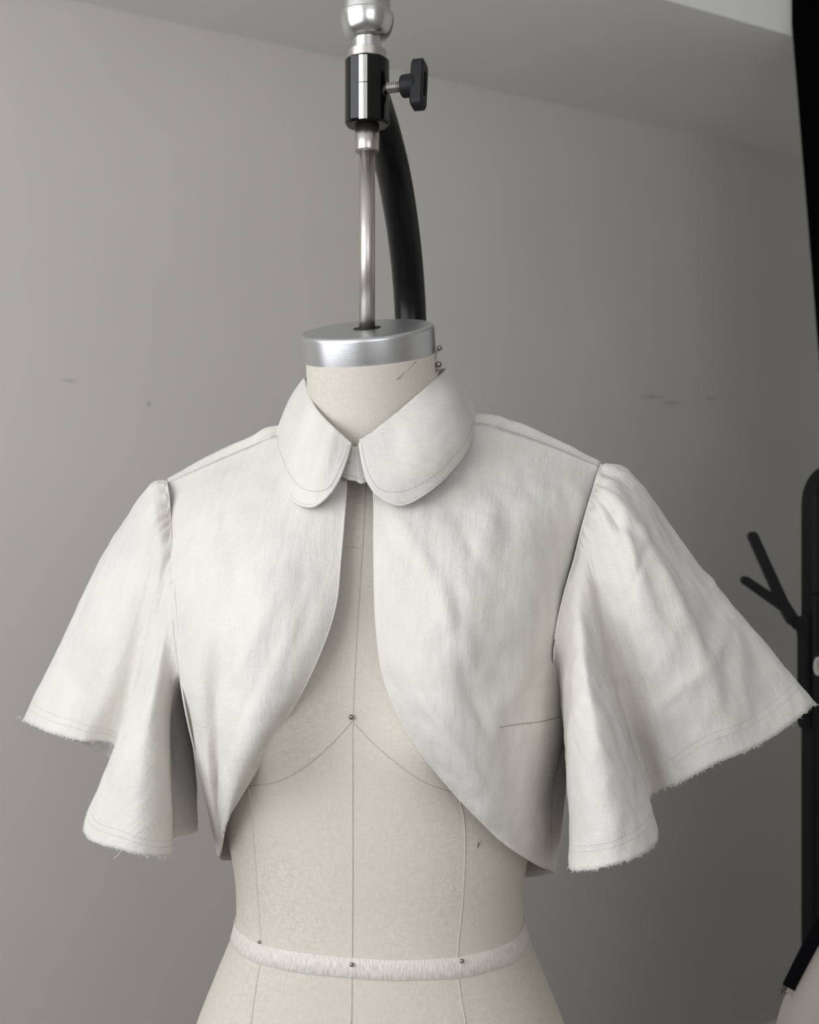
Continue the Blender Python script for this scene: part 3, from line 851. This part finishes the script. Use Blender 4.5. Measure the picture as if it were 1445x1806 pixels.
def slant_pin(a, b, head, label, lift0=0.0, lift1=0.004, hr=0.0008, r=0.00032):
    p, n = hit(*a)
    if p is None: p = L(a[0], a[1], 0); n = Vector((0, -1, 0))
    k = (b[0] - CX) / F; Y = p.y - lift1
    q = Wp(b[0], b[1], Y)
    t = thing('dressmaker_pin', label, 'pin', p, 'pins stuck in the dress form')
    bm = bmesh.new(); tube(bm, [p + (p - q).normalized() * 0.004 + n * -0.0008, q], r, 6); obj('pin_shaft', bm, M['pin'], t)
    bm = bmesh.new(); bmesh.ops.create_uvsphere(bm, u_segments=16, v_segments=10, radius=hr, matrix=Matrix.Translation(q)); obj('pin_head', bm, M['pin'], t)
slant_pin((700, 671), (733, 639), None, 'thin steel pin slanting across the front of the neck under the cap', 0, 0.010)
slant_pin((843, 1496), (847, 1481), None, 'short headless-looking pin in the right ribs below the jacket hem', 0, 0.004, 0.0004, 0.0005)
slant_pin((766, 636), (775.5, 614), None, 'ball-headed pin sticking up beside the right edge of the neck cap', 0, -0.004, 0.0023)
slant_pin((769, 655), (774, 643), None, 'stubby metal pin tucked between the neck and the top of the collar', 0, 0.002, 0.0028, 0.0012)

# ------------------------------------------------------------------ black board leaning on the soffit
bd = bmesh.new()
foot = Vector((0.855, 2.199, 0.0)); top = Vector((0.735, 2.398, SOF_Z))
up = (top - foot).normalized(); uu = Vector((UX, UY, 0)); nn = uu.cross(up).normalized()
if nn.y > 0: nn = -nn
prism(bd, [(0, 0), (0.8, 0), (0.8, 2.40), (0, 2.40)], foot + nn * 0.022, uu, up, -nn, 0.02)
b_ = obj('leaning_board', bd, M['black_board'], smooth=False)
tag(b_, 'tall flat black board leaning against the soffit at the upper right edge', 'board')

# ------------------------------------------------------------------ black clothes rack with hooks
YR = 1.85
rk0 = Wp(1425, 903, YR); rk0.z = 0
rack = thing('clothes_rack', 'black metal clothes rack with rounded frame and forked hooks, right edge behind the sleeve', 'rack', rk0)
ru = Vector((UX, UY, 0)); rn = Vector((UY, -UX, 0))
def rp(a, z, d=0.0): return rk0 + ru * a + rn * d + Vector((0, 0, z))
ztop = Wp(1445, 819, YR).z
rad = 0.05; TW = 0.017
def round_loop(x0, x1, z0, z1, r, n=10):
    pts = []
    for cx, cz, a0 in ((x1 - r, z1 - r, 0), (x0 + r, z1 - r, 90), (x0 + r, z0 + r, 180), (x1 - r, z0 + r, 270)):
        for k in range(n + 1):
            a = math.radians(a0 + 90 * k / n); pts.append((cx + r * math.cos(a), cz + r * math.sin(a)))
    return pts
bm = bmesh.new()
o_ = round_loop(0, 0.36, 0.06, ztop, 0.060); i_ = round_loop(TW, 0.36 - TW, 0.06 + TW, ztop - TW, 0.046)
def ring_prism(bm, o_, i_, d0, d1, ch=0.003):
    mid = [((a[0] * (1 - .2) + b[0] * .2), (a[1] * (1 - .2) + b[1] * .2)) for a, b in zip(o_, i_)]
    mid2 = [((a[0] * .2 + b[0] * .8), (a[1] * .2 + b[1] * .8)) for a, b in zip(o_, i_)]
    lay = [[bm.verts.new(rp(x, z, d)) for x, z in P] for P, d in ((o_, d0), (o_, d1 - ch), (mid, d1), (mid2, d1), (i_, d1 - ch), (i_, d0))]
    n = len(o_)
    for a in range(6):
        A, B = lay[a], lay[(a + 1) % 6]
        for k in range(n): bm.faces.new((A[k], A[(k + 1) % n], B[(k + 1) % n], B[k]))
ring_prism(bm, o_, i_, -0.012, 0.012)
sharp(obj('frame', bm, M['black_metal'], rack), 40)
bm = bmesh.new()
pan = [(x, z) for x, z in round_loop(TW * 0.8, 0.36 - TW * 0.8, 0.06 + TW * 0.8, ztop - TW * 0.8, 0.04)]
prism(bm, pan, rp(0, 0, 0.004), ru, Vector((0, 0, 1)), rn, -0.008)
obj('back_panel', bm, M['black_board'], rack, smooth=False)
for a in (0.03, 0.33):
    bm = bmesh.new(); prism(bm, [(-0.06, 0), (0.11, 0), (0.11, 0.014), (0.018, 0.03), (0.018, 0.075), (-0.018, 0.075), (-0.018, 0.03), (-0.06, 0.014)], rp(a - 0.01, 0, 0), rn, Vector((0, 0, 1)), ru, 0.02)
    obj('foot', bm, M['black_metal'], rack, smooth=False)
# joint line of the frame tube
zj = Wp(1428, 1048, YR).z
bm = bmesh.new(); prism(bm, [(-0.0006, 0), (TW * 0.9, 0), (TW * 0.9, 0.0016), (-0.0006, 0.0016)], rp(0, zj, 0.0124), ru, Vector((0, 0, 1)), rn, -0.006)
obj('frame_joint', bm, M['black_board'], rack, smooth=False)
# hook plate along the outside of the frame
def rz(py): return Wp(1410, py, YR).z
bm = bmesh.new()
pl = [(-0.0145, rz(1272)), (-0.010, rz(1283)), (-0.003, rz(1283)), (-0.0, rz(1278)), (0.0, rz(1086)), (-0.026, rz(1086)), (-0.030, rz(1094)), (-0.026, rz(1106)), (-0.016, rz(1112)), (-0.0145, rz(1125))]
prism(bm, pl, rp(0, 0, 0.007), ru, Vector((0, 0, 1)), rn, -0.014)
obj('hook_plate', bm, M['black_metal'], rack, smooth=False)
bm = bmesh.new(); lathe(bm, [(0.0022, 0), (0.0022, 0.004)], rp(-0.010, rz(1125), 0.006), rn, 12); obj('plate_screw', bm, M['black_gloss'], rack)
def bar(bm, a, b, wa, wb, th, yo=0.0):
    """flat rounded bar between two pixels, lying across the rack's front."""
    A, B = Wp(a[0], a[1], YR - 0.012 + yo), Wp(b[0], b[1], YR - 0.012 + yo)
    d = (B - A).normalized(); s = Vector((0, 1, 0)).cross(d).normalized()
    out = []
    for k in range(9):
        t = PI / 2 + PI * k / 8; out.append(A + (s * math.sin(t) + d * math.cos(t)) * wa)
    for k in range(9):
        t = -PI / 2 + PI * k / 8; out.append(B + (s * math.sin(t) + d * math.cos(t)) * wb)
    f = [bm.verts.new(p) for p in out]; g = [bm.verts.new(p + Vector((0, th, 0))) for p in out]
    bm.faces.new(f); bm.faces.new(g[::-1]); n = len(f)
    for i in range(n): bm.faces.new((f[i], g[i], g[(i + 1) % n], f[(i + 1) % n]))
px2m = YR / F
bm = bmesh.new(); bar(bm, (1401, 1094), (1373, 1048), 10.5 * px2m, 9 * px2m, 0.014); bar(bm, (1385, 1068), (1330, 946), 9 * px2m, 8.5 * px2m, 0.012, 0.0012)
bar(bm, (1384, 1070), (1317, 1024), 9 * px2m, 7.5 * px2m, 0.0135, -0.0009)
hk = obj('forked_hook', bm, M['black_metal'], rack, smooth=False)
# round sticker with red print
sp_ = Wp(1427, 1174, YR)
a_s = 0.0078; d_s = 0.0121
bm = bmesh.new()
prism(bm, [(0.0092 * math.cos(2 * PI * k / 32), 0.0138 * math.sin(2 * PI * k / 32)) for k in range(32)], rp(a_s, sp_.z, d_s + 0.0004), ru, Vector((0, 0, 1)), rn, -0.0006)
stk = obj('sticker', bm, M['sticker'], rack, smooth=False); stk['label'] = 'round white sticker with red print'
bm = bmesh.new()
for (x, z, w, h) in ((0, 0.0075, 0.0062, 0.0014), (-0.0005, 0.0046, 0.0016, 0.0045), (0.0012, 0.0, 0.0082, 0.0017), (0.0015, 0.0024, 0.003, 0.0012), (0.001, -0.003, 0.0055, 0.0014), (0.001, -0.006, 0.0012, 0.003)):
    prism(bm, [(x - w / 2, z - h / 2), (x + w / 2, z - h / 2 * 0.6), (x + w / 2, z + h / 2), (x - w / 2, z + h / 2 * 0.8)], rp(a_s, sp_.z, d_s + 0.0007), ru, Vector((0, 0, 1)), rn, -0.0004)
obj('sticker_print', bm, M['sticker_red'], stk, smooth=False)
bm = lathe(bmesh.new(), [(0.0028, 0), (0.0026, 0.002), (0.0012, 0.003)], rp(0.008, Wp(1428, 1620, YR).z, 0.011), rn, 14); obj('frame_screw', bm, M['steel'], rack)

# ------------------------------------------------------------------ flared beige skirt at the right edge and the black ribbon on its flank
SX, SY = 0.68, 1.35
bm = bmesh.new()
prof = [(0.300, 0.002), (0.300, 0.2), (0.298, 0.45), (0.288, 0.65), (0.274, 0.76), (0.259, 0.826), (0.214, 0.915), (0.168, 1.0), (0.130, 1.08), (0.12, 1.13)]
rings = []
SS = 120
for r, z in [spline([Vector((a, b, 0)) for a, b in prof], k / 60)[:2] for k in range(61)]:
    rr = []
    for i in range(SS):
        a = 2 * PI * i / SS
        k = min(1, max(0, (1.1 - z) * 2.2))
        q = r * (1 + k * 0.012 * math.sin(a * 11 + 1.1) + k * 0.008 * math.sin(a * 23))
        rr.append(bm.verts.new((SX + q * math.cos(a), SY + q * math.sin(a), z)))
    rings.append(rr)
for a, b in zip(rings, rings[1:]):
    for i in range(SS): bm.faces.new((a[i], a[(i + 1) % SS], b[(i + 1) % SS], b[i]))
bm.faces.new(rings[-1]); bm.faces.new(rings[0][::-1])
skirt = thing('flared_skirt', 'beige flared skirt with soft folds at the lower right corner', 'skirt', (SX, SY, 0))
sharp(obj('skirt_body', bm, M['beige'], skirt), 60)
obj('waistband', lathe(bmesh.new(), [(0.1205, 1.128), (0.122, 1.13), (0.122, 1.165), (0.1205, 1.167)], (SX, SY, 0), seg=64), M['beige'], skirt)

# ribbon: hangs over the flank of the skirt, its cut end fraying
bm = bmesh.new()
YB = 1.40
pa = [(1472, 1565), (1452, 1600), (1430, 1641), (1413, 1672), (1396, 1706), (1381, 1737)]
hw = 20.5
loop = []
a_ = [Wp(x, y, YB) for x, y in pa]
dn = (a_[-1] - a_[0]).normalized(); sd = Vector((0, 1, 0)).cross(dn).normalized()
w_ = 0.028
cols = []
for p in a_:
    row = []
    for (s_, d_) in ((0, 0), (1, 0), (1, 0.0018), (0, 0.0018)):
        row.append(bm.verts.new(p + (sd if sd.x > 0 else -sd) * w_ * s_ + Vector((0, d_, 0))))
    cols.append(row)
for a, b in zip(cols, cols[1:]):
    for k in range(4): bm.faces.new((a[k], a[(k + 1) % 4], b[(k + 1) % 4], b[k]))
bm.faces.new(cols[0][::-1]); bm.faces.new(cols[-1])
rb = obj('black_ribbon', bm, M['black_ribbon'], smooth=False)
tag(rb, 'black ribbon end with frayed cut threads lying along the beige skirt', 'ribbon')
bm = bmesh.new()
for k in range(9):
    p = a_[-1] + (sd if sd.x > 0 else -sd) * w_ * random.random()
    tube(bm, [p - dn * 0.002, p + dn * 0.004 + Vector((random.uniform(-.003, .003), 0, 0)), p + dn * random.uniform(0.006, 0.011) + Vector((random.uniform(-.004, .004), 0, 0))], 0.0003, 4)
fo = obj('frayed_fringe', bm, M['black_ribbon'], None, kind='stuff')
fo.parent = rb
